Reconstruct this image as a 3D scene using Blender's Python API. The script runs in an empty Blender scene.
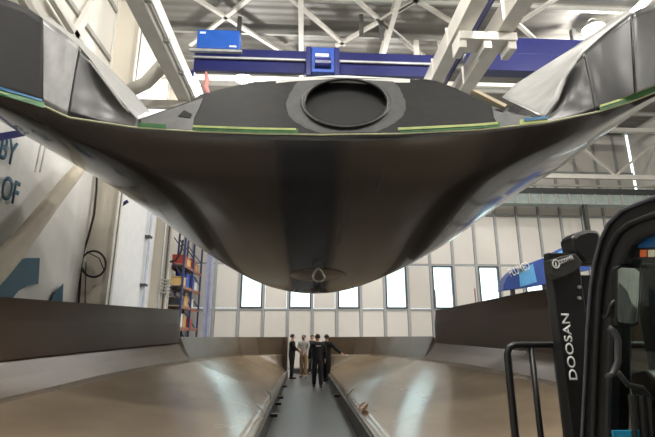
import bpy, bmesh, math, random
from mathutils import Vector, Matrix
random.seed(7)
S = bpy.context.scene
COL = S.collection

# ------------------------------------------------------------------ camera
FPX = 450.0
TH = math.atan(118.5 / FPX)
PS = math.atan(24.5 / FPX * math.cos(TH))
CAMP = Vector((0, 0, 1.7))
cam = bpy.data.cameras.new('camera')
cam.sensor_fit = 'HORIZONTAL'; cam.sensor_width = 36.0; cam.lens = FPX / 655 * 36
cam.clip_start = 0.05; cam.clip_end = 300
camo = bpy.data.objects.new('camera', cam); COL.objects.link(camo)
camo.location = CAMP; camo.rotation_euler = (math.pi / 2 + TH, 0, -PS)
S.camera = camo
F_ = Vector((math.sin(PS) * math.cos(TH), math.cos(PS) * math.cos(TH), math.sin(TH)))
R_ = Vector((math.cos(PS), -math.sin(PS), 0))
U_ = R_.cross(F_)

# ------------------------------------------------------------------ daylight and exposure
W = bpy.data.worlds.new('daylight'); S.world = W; W.use_nodes = True
bg = W.node_tree.nodes['Background']
bg.inputs[0].default_value = (0.80, 0.93, 0.95, 1); bg.inputs[1].default_value = 3.0
S.view_settings.view_transform = 'Standard'
S.view_settings.look = 'None'
S.view_settings.gamma = 1.0
S.view_settings.use_curve_mapping = False
S.view_settings.exposure = -0.1
LAMP_W = 900.0

# ------------------------------------------------------------------ measuring helpers (reading the photograph)
def ray(px, py): return F_ + R_ * ((px - 327.5) / FPX) + U_ * ((218.5 - py) / FPX)
def at(px, py, Y):
    r = ray(px, py); return CAMP + r * (Y / r.y)
def atz(px, py, z):
    r = ray(px, py); return CAMP + r * ((z - 1.7) / r.z)
def atx(px, py, X):
    r = ray(px, py); return CAMP + r * (X / r.x)
def V(*a): return Vector(a)
def interp(tab, x):
    if x <= tab[0][0]: return tab[0][1:]
    for a, b in zip(tab, tab[1:]):
        if x <= b[0]:
            t = (x - a[0]) / (b[0] - a[0])
            return tuple(p + (q - p) * t for p, q in zip(a[1:], b[1:]))
    return tab[-1][1:]

# ------------------------------------------------------------------ materials
def lin(c):
    return tuple((v / 255 / 12.92 if v / 255 <= .04045 else ((v / 255 + .055) / 1.055) ** 2.4) for v in c)
MATS = {}
def mat(name, rgb, rough=.5, metal=0., var=.12, scale=3., bump=0., bscale=40., coat=0., emit=0., stretch=None,
        rgb2=None, spec=.5, aniso=0., rvar=0.):
    if name in MATS: return MATS[name]
    m = bpy.data.materials.new(name); m.use_nodes = True
    nt = m.node_tree; b = nt.nodes['Principled BSDF']
    c = lin(rgb)
    tc = nt.nodes.new('ShaderNodeTexCoord'); mp = nt.nodes.new('ShaderNodeMapping')
    if stretch: mp.inputs['Scale'].default_value = stretch
    nt.links.new(tc.outputs['Object'], mp.inputs['Vector'])
    n = nt.nodes.new('ShaderNodeTexNoise'); n.inputs['Scale'].default_value = scale; n.inputs['Detail'].default_value = 5
    nt.links.new(mp.outputs[0], n.inputs['Vector'])
    r = nt.nodes.new('ShaderNodeValToRGB')
    c2 = lin(rgb2) if rgb2 else tuple(min(1, v * (1 + var)) for v in c)
    c1 = c if rgb2 else tuple(v * (1 - var) for v in c)
    r.color_ramp.elements[0].color = (*c1, 1); r.color_ramp.elements[1].color = (*c2, 1)
    r.color_ramp.elements[0].position = .35; r.color_ramp.elements[1].position = .65
    nt.links.new(n.outputs['Fac'], r.inputs['Fac']); nt.links.new(r.outputs['Color'], b.inputs['Base Color'])
    b.inputs['Roughness'].default_value = rough; b.inputs['Metallic'].default_value = metal
    b.inputs['Specular IOR Level'].default_value = spec
    b.inputs['Coat Weight'].default_value = coat; b.inputs['Coat Roughness'].default_value = .08
    if rvar:
        mr = nt.nodes.new('ShaderNodeMapRange'); mr.inputs['To Min'].default_value = max(.02, rough - rvar)
        mr.inputs['To Max'].default_value = rough + rvar
        nt.links.new(n.outputs['Fac'], mr.inputs['Value']); nt.links.new(mr.outputs[0], b.inputs['Roughness'])
    if bump:
        n2 = nt.nodes.new('ShaderNodeTexNoise'); n2.inputs['Scale'].default_value = bscale
        nt.links.new(mp.outputs[0], n2.inputs['Vector'])
        bp = nt.nodes.new('ShaderNodeBump'); bp.inputs['Strength'].default_value = bump; bp.inputs['Distance'].default_value = .01
        nt.links.new(n2.outputs['Fac'], bp.inputs['Height']); nt.links.new(bp.outputs[0], b.inputs['Normal'])
    if emit:
        b.inputs['Emission Color'].default_value = (*c, 1); b.inputs['Emission Strength'].default_value = emit
    MATS[name] = m
    return m
def ribbed(name, rgb, axis, per_m, rough=.6):
    m = mat(name, rgb, rough, var=.06, scale=.6)
    nt = m.node_tree; b = nt.nodes['Principled BSDF']
    tc = nt.nodes.new('ShaderNodeTexCoord'); w = nt.nodes.new('ShaderNodeTexWave'); w.bands_direction = axis
    w.inputs['Scale'].default_value = per_m * .314; nt.links.new(tc.outputs['Object'], w.inputs['Vector'])
    bp = nt.nodes.new('ShaderNodeBump'); bp.inputs['Strength'].default_value = .6; bp.inputs['Distance'].default_value = .04
    nt.links.new(w.outputs['Fac'], bp.inputs['Height']); nt.links.new(bp.outputs[0], b.inputs['Normal'])
    return m
def glass(name, tint, rough=.0, clear=.9):
    m = bpy.data.materials.new(name); m.use_nodes = True; nt = m.node_tree
    for n in list(nt.nodes): nt.nodes.remove(n)
    o = nt.nodes.new('ShaderNodeOutputMaterial'); mx = nt.nodes.new('ShaderNodeMixShader')
    t = nt.nodes.new('ShaderNodeBsdfTransparent'); t.inputs[0].default_value = (*tint, 1)
    g = nt.nodes.new('ShaderNodeBsdfGlossy'); g.inputs['Roughness'].default_value = rough
    lw = nt.nodes.new('ShaderNodeLayerWeight'); lw.inputs['Blend'].default_value = .5
    pw = nt.nodes.new('ShaderNodeMath'); pw.operation = 'POWER'; pw.inputs[1].default_value = 3.0
    ma = nt.nodes.new('ShaderNodeMath'); ma.operation = 'MULTIPLY_ADD'; ma.inputs[1].default_value = .5; ma.inputs[2].default_value = .03
    nt.links.new(lw.outputs['Facing'], pw.inputs[0]); nt.links.new(pw.outputs[0], ma.inputs[0])
    nt.links.new(ma.outputs[0], mx.inputs[0]); nt.links.new(t.outputs[0], mx.inputs[1]); nt.links.new(g.outputs[0], mx.inputs[2])
    nt.links.new(mx.outputs[0], o.inputs[0]); MATS[name] = m
    return m

M_CONC = mat('polished_concrete', (150, 149, 146), .35, var=.25, scale=1.2, bump=.05, bscale=25, rvar=.12)
M_WALL = mat('white_wall_panel', (203, 199, 192), .55, var=.03, scale=.5)
M_WALL2 = mat('side_wall_sheet', (206, 203, 196), .55, var=.04, scale=.4)
M_MULL = mat('grey_mullion', (150, 152, 152), .5, var=.04)
M_ROOF = ribbed('roof_deck_sheet', (120, 118, 112), 'Y', 2.4)
M_STEEL = mat('white_painted_steel', (205, 202, 194), .45, var=.05, scale=2)
M_STEELG = mat('grey_painted_steel', (150, 149, 143), .5, var=.06, scale=2)
M_DSTEEL = mat('dark_hanger_steel', (62, 62, 60), .5)
M_COLM = mat('beige_column_paint', (205, 198, 184), .5, var=.03, scale=.7)
M_WFRAME = mat('window_frame_dark', (52, 58, 72), .45)
M_GLASS = glass('window_glass', (.93, .97, .96))
M_CRANE = mat('crane_blue_paint', (26, 31, 86), .35, var=.08)
M_BLUEBOX = mat('bright_blue_cabinet_paint', (32, 84, 170), .4, var=.08)
M_GALV = mat('galvanised_steel', (176, 178, 178), .4, .5, var=.1)
M_HULL = mat('dark_polished_hull', (30, 31, 35), .23, .0, var=.10, scale=2.0, stretch=(1.5, .12, .12), spec=1.0, coat=.6, rvar=.12)
M_TOPS = mat('dark_satin_topside', (38, 37, 36), .32, var=.12, scale=2.5, spec=.5, bump=.02, rvar=.08)
M_TOPG = mat('lit_grey_topside', (100, 100, 98), .40, var=.28, scale=5, spec=.8, stretch=(2, 1, .6), rvar=.1)  # brighter reflection of the angled wing panel, put into a lighter grey
M_TOPM = mat('matte_charcoal_panel', (24, 23, 22), .55, spec=.18, var=.10, scale=2)
M_BULK = mat('charcoal_bulkhead', (34, 34, 33), .5, spec=.18, var=.14, scale=4, stretch=(1, 1, 2))
M_OVAL = mat('oval_recess_charcoal', (32, 33, 33), .45, spec=.18, var=.06)
M_RING = mat('oval_ring_charcoal', (38, 38, 37), .35)
M_PATCH = mat('sanded_grey_patch', (60, 61, 60), .55, var=.16, scale=8)
M_SPLICE = mat('splice_grey', (84, 85, 84), .45, var=.18, scale=5)
M_BAND = mat('pale_primer_band', (150, 150, 148), .35, var=.12, scale=4, stretch=(1, .4, 1))
M_TAPEG = mat('green_tape', (58, 108, 64), .45, var=.25, scale=6)
M_TAPEY = mat('yellow_green_tape', (176, 186, 118), .45, var=.15, scale=6)
M_TAPEB = mat('blue_tape', (60, 110, 150), .45)
M_TRIM = mat('pale_flange_edge', (176, 176, 140), .5)
M_WPROT = mat('white_protection_strip', (226, 226, 222), .5, var=.05)
M_EYE = mat('bright_shackle_steel', (190, 188, 182), .25, .9)
M_MOULD = mat('taupe_mould_gelcoat', (136, 121, 101), .2, var=.10, scale=.9, spec=.6, coat=.0, rvar=.05)
M_MWALL = mat('brown_mould_wall', (88, 71, 57), .34, var=.10, scale=1.1, spec=.7)
M_MBAND = mat('shaded_mould_band', (90, 76, 58), .4, var=.10, scale=1.0, spec=.6)  # steep band gets less light; that shade is mixed into its brown
M_MEDGE = mat('mould_edge_grey', (78, 76, 72), .55, var=.25, scale=5)
M_WOOD = mat('raw_timber', (168, 116, 72), .6, var=.2, scale=8)
M_BLACK = mat('black_paint', (20, 20, 21), .35, var=.1, spec=.6)
M_RUBBER = mat('black_rubber', (24, 24, 24), .7)
M_WHITE = mat('white_print', (222, 222, 218), .5, var=.02)
M_BANNER = mat('white_banner_fabric', (222, 221, 218), .6, var=.04, scale=1.2, bump=.2, bscale=3)
M_TEAL = mat('dark_teal_print', (30, 86, 110), .55, var=.06)
M_PURP = mat('periwinkle_paint', (104, 108, 186), .4, var=.05)
M_RACKB = mat('rack_blue', (42, 52, 92), .4)
M_RACKO = mat('rack_orange', (142, 84, 58), .45)
M_LAMP = mat('lamp_diffuser', (255, 250, 238), .5, emit=60., var=0)
M_LCASE = mat('lamp_housing', (150, 150, 150), .4)
M_SIGNB = mat('sign_blue', (46, 76, 150), .4, var=.1)
M_SIGNL = mat('sign_light_blue', (96, 166, 220), .4, var=.1)
M_TINT = glass('cab_glass', (.62, .68, .64), .02)
M_BTINT = mat('blue_sun_strip', (32, 92, 150), .3)
M_MIRR = mat('mirror_silver', (225, 225, 225), .03, 1., var=0)

# ------------------------------------------------------------------ mesh builder
class B:
    def __init__(s): s.v = []; s.f = []
    def add(s, vs, fs):
        k = len(s.v); s.v += [Vector(p) for p in vs]; s.f += [tuple(i + k for i in f) for f in fs]; return s
    def box(s, a, b):
        x0, y0, z0 = (min(a[i], b[i]) for i in range(3)); x1, y1, z1 = (max(a[i], b[i]) for i in range(3))
        return s.add([(x0,y0,z0),(x1,y0,z0),(x1,y1,z0),(x0,y1,z0),(x0,y0,z1),(x1,y0,z1),(x1,y1,z1),(x0,y1,z1)],
                     [(0,3,2,1),(4,5,6,7),(0,1,5,4),(1,2,6,5),(2,3,7,6),(3,0,4,7)])
    def beam(s, p, q, w, h, up=(0, 0, 1)):
        p = Vector(p); q = Vector(q); d = (q - p).normalized(); up = Vector(up)
        if abs(d.dot(up)) > .98: up = Vector((0, 1, 0))
        r = d.cross(up).normalized(); u = r.cross(d)
        c = []
        for e in (p, q):
            for a, b in ((-1,-1),(1,-1),(1,1),(-1,1)): c.append(e + r * (a * w / 2) + u * (b * h / 2))
        return s.add(c, [(0,1,2,3),(7,6,5,4),(4,5,1,0),(5,6,2,1),(6,7,3,2),(7,4,0,3)])
    def ibeam(s, p, q, w, h, t=.03):
        p = Vector(p); q = Vector(q); d = (q - p).normalized(); up = Vector((0, 0, 1))
        r = d.cross(up).normalized(); u = r.cross(d)
        s.beam(p + u * (h/2 - t/2), q + u * (h/2 - t/2), w, t); s.beam(p - u * (h/2 - t/2), q - u * (h/2 - t/2), w, t)
        return s.beam(p, q, t, h - 2 * t)
    def tube(s, pts, r, n=8, caps=True):
        pts = [Vector(p) for p in pts]; rings = []; k = len(s.v); prev = None
        for i, p in enumerate(pts):
            d = (pts[min(i + 1, len(pts) - 1)] - pts[max(i - 1, 0)]).normalized()
            if prev is None:
                a = Vector((0, 0, 1)) if abs(d.z) < .9 else Vector((1, 0, 0)); x = d.cross(a).normalized()
            else: x = (prev - d * prev.dot(d)).normalized()
            prev = x; y = d.cross(x); rr = r[i] if isinstance(r, (list, tuple)) else r
            for j in range(n):
                a = 2 * math.pi * j / n; s.v.append(p + x * (rr * math.cos(a)) + y * (rr * math.sin(a)))
        for i in range(len(pts) - 1):
            for j in range(n):
                s.f.append((k+i*n+j, k+i*n+(j+1)%n, k+(i+1)*n+(j+1)%n, k+(i+1)*n+j))
        if caps:
            s.f.append(tuple(k + j for j in reversed(range(n)))); s.f.append(tuple(k + (len(pts)-1)*n + j for j in range(n)))
        return s
    def grid(s, rows, flip=False, closed=False):
        k = len(s.v); n = len(rows[0])
        for r in rows: s.v += [Vector(p) for p in r]
        for i in range(len(rows) - 1):
            for j in range(n - (0 if closed else 1)):
                q = (k+i*n+j, k+i*n+(j+1)%n, k+(i+1)*n+(j+1)%n, k+(i+1)*n+j)
                s.f.append(q[::-1] if flip else q)
        return s
    def prism(s, poly, d):
        poly = [Vector(p) for p in poly]; d = Vector(d); n = len(poly)
        return s.add(poly + [p + d for p in poly], [tuple(range(n))[::-1], tuple(range(n, 2*n))] +
                     [(i, (i+1)%n, n+(i+1)%n, n+i) for i in range(n)])
    def ellipsoid(s, c, r, nu=14, nv=9):
        c = Vector(c); rows = []
        for i in range(nv + 1):
            a = math.pi * i / nv
            rows.append([c + Vector((r[0]*math.sin(a)*math.cos(2*math.pi*j/nu), r[1]*math.sin(a)*math.sin(2*math.pi*j/nu), r[2]*math.cos(a))) for j in range(nu)])
        return s.grid(rows, closed=True)
    def build(s, name, m, parent=None, smooth=False, solid=0, bevel=0, local=False, fix=True):
        me = bpy.data.meshes.new(name)
        off = parent.location if (parent is not None and not local) else Vector((0, 0, 0))
        if parent is not None and parent.parent is not None and not local: off = off + parent.parent.location
        me.from_pydata([tuple(v - off) for v in s.v], [], s.f)
        if fix:
            bm = bmesh.new(); bm.from_mesh(me); bmesh.ops.remove_doubles(bm, verts=bm.verts, dist=1e-5)
            bmesh.ops.recalc_face_normals(bm, faces=bm.faces); bm.to_mesh(me); bm.free()
        me.materials.append(m)
        o = bpy.data.objects.new(name, me); COL.objects.link(o)
        if parent is not None: o.parent = parent
        if smooth:
            for p in me.polygons: p.use_smooth = True
        if solid:
            md = o.modifiers.new('thickness', 'SOLIDIFY'); md.thickness = solid; md.offset = -1 if solid > 0 else 1; md.thickness = abs(solid)
        if bevel:
            md = o.modifiers.new('edge', 'BEVEL'); md.width = bevel; md.segments = 2; md.limit_method = 'ANGLE'
        return o
def empty(name, loc, label=None, cat=None, group=None, rz=0, kind=None):
    o = bpy.data.objects.new(name, None); COL.objects.link(o); o.location = loc; o.rotation_euler = (0, 0, rz)
    o.empty_display_size = .2
    return tag(o, label, cat, group, kind)
def tag(o, label=None, cat=None, group=None, kind=None):
    if label: o['label'] = label
    if cat: o['category'] = cat
    if group: o['group'] = group
    if kind: o['kind'] = kind
    return o
def bx(name, a, b, m, parent=None, bevel=0, local=False): return B().box(a, b).build(name, m, parent, bevel=bevel, local=local)
def lettering(name, txt, m, parent, origin, right, up, height, extrude=.004, bold=0., align='LEFT', squeeze=1.):
    cu = bpy.data.curves.new(name, 'FONT'); cu.body = txt; cu.size = 1.0; cu.extrude = 0; cu.offset = bold; cu.align_x = align
    cu.resolution_u = 3
    t = bpy.data.objects.new(name, cu); COL.objects.link(t)
    dg = bpy.context.evaluated_depsgraph_get(); me = bpy.data.meshes.new_from_object(t.evaluated_get(dg))
    bpy.data.objects.remove(t)
    right = Vector(right).normalized(); up = Vector(up).normalized(); nrm = right.cross(up).normalized(); o3 = Vector(origin)
    k = height / .72
    off = parent.location.copy() if parent else Vector((0, 0, 0))
    if parent and parent.parent: off += parent.parent.location
    for v in me.vertices: v.co = o3 + right * (v.co.x * k * squeeze) + up * (v.co.y * k) + nrm * .002 - off
    me.materials.clear(); me.materials.append(m)
    ob = bpy.data.objects.new(name, me); COL.objects.link(ob)
    if parent: ob.parent = parent
    md = ob.modifiers.new('thickness', 'SOLIDIFY'); md.thickness = extrude; md.offset = 1
    return ob

# ================================================================== THE HALL
XL, XR, YB, YF, ZC = -7.0, 21.0, 26.0, -9.0, 14.6
fl = bx('floor', (XL - .3, YF - .3, -.3), (XR + .3, YB + .3, 0), M_CONC); tag(fl, kind='structure')
ceil = bx('ceiling', (XL - .3, YF - .3, ZC), (XR + .3, YB + .3, ZC + .2), M_ROOF); tag(ceil, kind='structure')
wf = bx('wall_front', (XL - .3, YF - .3, 0), (XR + .3, YF, ZC), mat('dimmed_front_wall', (70, 71, 72), .6)); tag(wf, kind='structure')  # unseen wall, darkened to keep reflections on the hull dim
wr = bx('wall_right', (XR, YF, 0), (XR + .3, YB, ZC), M_WALL2); tag(wr, kind='structure')
wl = bx('wall_left', (XL - .3, YF, 0), (XL, YB, ZC), M_WALL2); tag(wl, kind='structure')

# back wall: a grid of pale panels between grey mullions, every second bay a window
PITCH = (at(502, 290, YB).x - at(239, 290, YB).x) / 11.0
X0 = at(312.5, 290, YB).x
ZS = at(350, 309.5, YB).z; ZT = at(445, 265, YB).z
wb = empty('wall_back', (0, YB, 0), kind='structure')
ZLEV = [0.0, ZS, ZT, ZT + 3.1, ZT + 6.0, ZC]
B().box((XL, YB + .22, ZT), (XR, YB + .3, ZC)).box((XL, YB + .22, 0), (XR, YB + .3, ZS)).build('backing_sheet', M_WALL, wb)
i0 = int(math.floor((XL - X0) / PITCH)); i1 = int(math.ceil((XR - X0) / PITCH))
nwin = 0
pane_bays = {-3: 1, -1: 1, 1: 1, 3: 1, 5: 1, 7: 1, 9: 1}
for i in range(i0, i1):
    xa = max(XL, X0 + i * PITCH); xb = min(XR, X0 + (i + 1) * PITCH)
    if xb - xa < .1: continue
    for k in range(5):
        if k == 1 and i in pane_bays: continue
        B().box((xa + .09, YB + .10, ZLEV[k] + .08), (xb - .09, YB + .22, ZLEV[k + 1] - .08)).build('wall_panel', M_WALL, wb)
    B().box((xa - .07, YB + .04, 0), (xa + .07, YB + .22, ZC)).build('mullion', M_MULL, wb)
    if i in pane_bays:
        nwin += 1
        w = empty('window_%d' % nwin, ((xa + xb) / 2, YB, ZS), kind='structure')
        f = B(); x0, x1, z0, z1 = xa + .07, xb - .07, ZS + .06, ZT - .05; t = .085
        f.box((x0, YB + .02, z0), (x0 + t, YB + .2, z1)).box((x1 - t, YB + .02, z0), (x1, YB + .2, z1))
        f.box((x0 + t, YB + .02, z0), (x1 - t, YB + .2, z0 + t)).box((x0 + t, YB + .02, z1 - t), (x1 - t, YB + .2, z1))
        f.build('window_frame', M_WFRAME, w)
        B().box((x0 + t, YB + .12, z0 + t), (x1 - t, YB + .13, z1 - t)).build('pane', M_GLASS, w)
for z in ZLEV[1:5]:
    B().box((XL, YB + .06, z - .06), (XR, YB + .2, z + .06)).build('girt', M_MULL, wb)

# roof: purlins, centre beam, wind bracing, as pieces of the ceiling
def roofline(name, p, q, w, h, m=M_STEEL): return B().beam(p, q, w, h).build(name, m, ceil)
ZB = ZC - .35
for y in (8.5, 10.6, 12.7, 14.8, 16.9, 19.0, 21.1, 23.2, 25.3):
    B().ibeam((XL, y, ZC - .13), (XR, y, ZC - .13), .12, .26, .02).build('purlin', M_STEELG, ceil)
for px in (-30, 112, 301, 395, 470, 640):
    X = atz(px, 5, ZB).x
    B().ibeam((X, YF, ZC - .5), (X, YB, ZC - .5), .2, .45, .03).build('roof_beam', M_STEEL, ceil)
for a, b in (((190, 45), (252, -4)), ((192, -4), (290, 57)), ((288, -4), (345, 45)), ((336, 46), (424, -4)), ((352, -4), (424, 58)),
             ((380, 21), (420, -4)), ((376, 18), (424, 56)), ((520, 22), (560, -4)), ((500, 8), (560, 62)), ((410, -4), (452, 22))):
    p = atz(*a, ZB); q = atz(*b, ZB)
    roofline('brace', p, q, .16, .12)
for y in (13.3, 19.6):
    B().beam((XL, y, ZC - .75), (XR, y, ZC - .75), .2, .2).build('truss_chord', M_STEEL, ceil)
for px, py in ((240, 18), (361, 16), (381, 20), (415, 50), (572, 30)):
    p = atz(px, py, ZC - .3)
    B().beam(p, p + V(.0, 0, -.9), .16, .2).build('hanger', M_DSTEEL, ceil)

# the truss and grey service girder across the right end of the back wall
tr = empty('roof_truss', (11.5, 23.6, 8.5), 'white lattice truss with diagonals above the grey girder on the right', 'truss')
YT = 23.6
zc1 = at(600, 177, YT).z; zc2 = at(600, 130, YT).z
xa = at(505, 177, YT).x
B().beam((xa, YT, zc1), (XR, YT, zc1), .22, .26).build('bottom_chord', M_STEEL, tr)
B().beam((xa, YT, zc2), (XR, YT, zc2), .22, .26).build('top_chord', M_STEEL, tr)
for a, b in (((560, 128), (615, 176)), ((672, 128), (615, 176)), ((560, 128), (520, 176)), ((672, 128), (720, 176))):
    B().beam(at(*a, YT), at(*b, YT), .12, .12).build('diagonal', M_STEEL, tr)
gd = empty('service_girder', (11.5, 24.6, 8), 'grey green steel girder with dark top rail below the white truss', 'girder')
z0 = at(600, 206, 24.6).z; z1 = at(600, 196, 24.6).z; z2 = at(600, 191, 24.6).z
gx = at(478, 200, 24.6).x
B().box((gx, 24.3, z0), (XR, 24.9, z1)).build('web', mat('grey_green_steel', (138, 150, 146), .5), gd)
B().box((gx, 24.2, z1), (XR, 25.0, z2)).build('top_rail', mat('dark_rail', (44, 48, 48), .5), gd)
for k in range(14):
    x = gx + .5 + k * .8
    if x < XR - .1: B().box((x - .05, 24.24, z0), (x + .05, 24.3, z2 + .05)).build('stiffener', M_STEELG, gd)
for px in (588,):
    p = at(px, 210, 24.2)
    B().box((p.x - .09, 24.35, 0), (p.x + .09, 24.6, z0)).build('post', M_DSTEEL, gd)
p = at(585, 178, 24.5)
B().beam((gx, 24.5, at(600, 186, 24.5).z), (XR, 24.5, at(600, 186, 24.5).z), .1, .1).build('handrail', M_STEEL, gd)

# left wall: deep portal columns, bay braces, pipes
def column(y, x_in, yw, label, group=None):
    c = empty('portal_column', ((XL + x_in) / 2, y, 0), label, 'column')
    B().box((XL + .02, y - .04, 0), (x_in, y + .04, ZC - .05)).build('web', M_COLM, c)
    B().box((x_in - .04, y - yw, 0), (x_in, y + yw, ZC - .05)).build('inner_flange', M_STEEL, c)
    B().box((XL + .01, y - yw, 0), (XL + .05, y + yw, ZC - .05)).build('outer_flange', M_STEEL, c)
    return c
c1y = 14.6
c1x = at(110, 290, c1y).x
column(c1y, c1x, .2, 'deep white steel column carrying the hanging black cable')
c2y = 21.0
column(c2y, at(168, 290, c2y).x, .2, 'deep white steel column beside the storage rack')
column(8.2, XL + .5, .2, 'deep white steel column at the left picture edge behind the hull')
# runway beams
RWX = None
p = at(188, 105, 15.0)
ZR = p.z; RWX = p.x
rw = empty('crane_runway_beam', (RWX, 8, ZR), 'white crane runway beam along the left wall', 'beam')
B().box((RWX - .22, YF + .2, ZR - .1), (RWX + .22, YB - .05, ZR + .85)).build('box_girder', M_STEEL, rw, bevel=.02)
B().box((RWX + .22, YF + .2, ZR + .05), (RWX + .30, YB - .05, ZR + .13)).build('lower_lip', M_STEEL, rw)
B().box((RWX - .05, YF + .2, ZR + .85), (RWX + .05, YB - .05, ZR + .93)).build('crane_rail', M_GALV, rw)
B().tube([(RWX + .36, YF + .2, ZR + .02), (RWX + .36, YB - .1, ZR + .02)], .035, 8).build('power_rail', M_GALV, rw)
for k in range(12):
    y = 6.5 + k * 1.6
    B().box((RWX + .2, y - .05, ZR - .06), (RWX + .4, y + .05, ZR + .06)).build('rail_clip', M_STEELG, rw)
for y, xi in ((c1y, c1x), (c2y, at(168, 290, c2y).x), (8.2, XL + .5)):
    if RWX - .2 > xi:
        B().box((xi - .02, y - .12, ZR - .35), (RWX + .1, y + .12, ZR - .1)).build('corbel', M_STEEL, rw)
kb = B().tube([at(131, 90, 14.2), at(146, 83, 14.0), at(162, 66, 13.4)], .22, 10).build('knee_brace', M_STEEL, smooth=True)
tag(kb, 'white round knee brace between column and left runway beam', 'brace')
# right runway pair
for k, (px, py, lab) in enumerate(((437, 80, 'white runway beam nearer the oval hatch, hung below the roof'), (467, 88, 'white runway beam on the outer side of the blue crane rail'))):
    p = at(px, py, 14.5)
    r = empty('crane_runway_beam', (p.x, 8, p.z), lab, 'beam')
    B().box((p.x - .17, 4.0, p.z), (p.x + .17, YB - .05, p.z + .75)).build('box_girder', M_STEEL, r, bevel=.02)
    B().box((p.x - .24, 4.0, p.z - .06), (p.x + .24, YB - .05, p.z - .002)).build('bottom_flange', M_STEEL, r)
    for j in range(10):
        y = 7.5 + j * 1.7
        B().box((p.x - .235, y - .03, p.z), (p.x + .235, y + .03, p.z + .74)).build('stiffener', M_STEEL, r)
    for y in (5.0, 11.0, 17.0, 23.0):
        B().box((p.x - .1, y - .1, p.z + .75), (p.x + .1, y + .1, ZC - .02)).build('hanger', M_STEEL, r)
    if k == 0: PR0 = p.copy()
    else: PR1 = p.copy()
bl = B().beam((PR0.x * .45 + PR1.x * .55, 5, PR0.z + .42), (PR0.x * .45 + PR1.x * .55, 22, PR0.z + .42), .06, .22).build('crane_rail', M_CRANE)
tag(bl, 'thin blue conductor rail between the two right runway beams', 'rail')
zz = min(PR0.z, PR1.z)
hb = empty('runway_bracket', at(495, 30, 11.8), 'white steel bracket block clamped across the right runway beams', 'bracket')
c = at(495, 28, 11.6)
B().box((PR0.x - .3, c.y - .35, zz - .34), (PR1.x + .35, c.y + .35, zz - .07)).build('plate', M_STEEL, hb, bevel=.02)
for sx in (PR0.x - .2, PR1.x + .2, (PR0.x + PR1.x) / 2):
    B().box((sx - .12, c.y - .3, zz - .6), (sx + .12, c.y + .3, zz - .34)).build('clamp', M_STEEL, hb, bevel=.02)

# overhead crane
YC = 15.6
cr = empty('bridge_crane', (1, YC, 12), 'dark blue overhead crane bridge spanning above the hull', 'crane')
za = at(300, 73, YC).z; zb = at(300, 63, YC).z; zc = at(300, 60, YC).z; zd = at(300, 50.5, YC).z
xl = RWX - .1; xr = at(437, 60, YC).x
B().box((xl, YC, za), (xr, YC + .2, zb + .02)).build('lower_girder', M_CRANE, cr, bevel=.02)
B().box((xl, YC + .02, zb + .02), (xr, YC + .2, zd)).build('upper_girder', M_CRANE, cr, bevel=.02)
B().tube([(xl, YC - .1, (zb + zc) / 2), (xr - .3, YC - .1, (zb + zc) / 2)], .055, 8).build('festoon_pipe', M_GALV, cr)
B().box((xl - .3, YC - .9, ZR + .93), (xl + .3, YC + .9, ZR + 1.25)).build('end_carriage', M_CRANE, cr, bevel=.03)
bxa = at(197, 50, YC - .2); bxb = at(240, 33, YC - .2)
cb = B().box((bxa.x, YC - .35, bxa.z), (bxb.x, YC + .3, bxb.z)).build('control_cabinet', M_BLUEBOX, cr, bevel=.03)
B().box((bxa.x + .1, YC - .37, bxb.z - .2), (bxa.x + .32, YC - .352, bxb.z - .12)).build('name_plate', M_WHITE, cb)
B().box((bxb.x - .35, YC - .37, bxa.z + .06), (bxb.x - .08, YC - .352, bxa.z + .13)).build('name_plate', M_WHITE, cb)
B().box((xl - .1, YC - .45, zb + .1), (bxb.x + .15, YC - .3, zb + .2)).build('cable_tray', M_GALV, cr)
ta = at(307, 74, YC - .6); tb = at(338, 50, YC - .6)
tro = B().box((ta.x + .15, YC - .75, ta.z), (tb.x - .15, YC - .16, tb.z)).build('hoist_trolley', mat('hoist_blue', (30, 66, 146), .4), cr, bevel=.04)
for sx in (ta.x + .05, tb.x - .05):
    B().box((sx - .1, YC - .7, ta.z - .1), (sx + .1, YC - .26, tb.z + .05)).build('end_plate', M_CRANE, tro, bevel=.02)
B().tube([((ta.x + tb.x) / 2 - .3, YC - .8, ta.z + .35), ((ta.x + tb.x) / 2 + .3, YC - .8, ta.z + .35)], .2, 12).build('drum', M_CRANE, tro)
B().box(((ta.x + tb.x) / 2 - .28, YC - .775, tb.z - .42), ((ta.x + tb.x) / 2 + .22, YC - .752, tb.z - .3)).build('maker_plate', M_WHITE, tro)
hk = B().tube([at(206, 72, YC - .6), at(207, 80, YC - .6), at(205, 88, YC - .6), at(209, 93, YC - .6)], [.04, .09, .12, .05], 8).build('pendant_hook', mat('pink_hook', (196, 128, 124), .4), cr)
# the second crane, right of the runway pair
c2 = empty('bridge_crane', (10, YC, 12), 'dark blue crane girder pair in the bay right of the runway beams', 'crane')
ya = YC - .5
q0 = at(500, 45, ya); 
x2a = PR1.x + .3; x2b = XR - .6
for (ylo, yhi, dy, nm) in ((54, 38, 0, 'upper_girder'), (74, 57, -.2, 'lower_girder')):
    B().box((x2a, ya + dy, at(530, ylo, ya).z), (x2b, ya + dy + .5, at(530, yhi, ya).z)).build(nm, M_CRANE, c2, bevel=.02)
B().box((x2a, ya + .1, at(530, 58, ya).z), (x2b, ya + .3, at(530, 53, ya).z)).build('web', M_GALV, c2)

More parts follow.
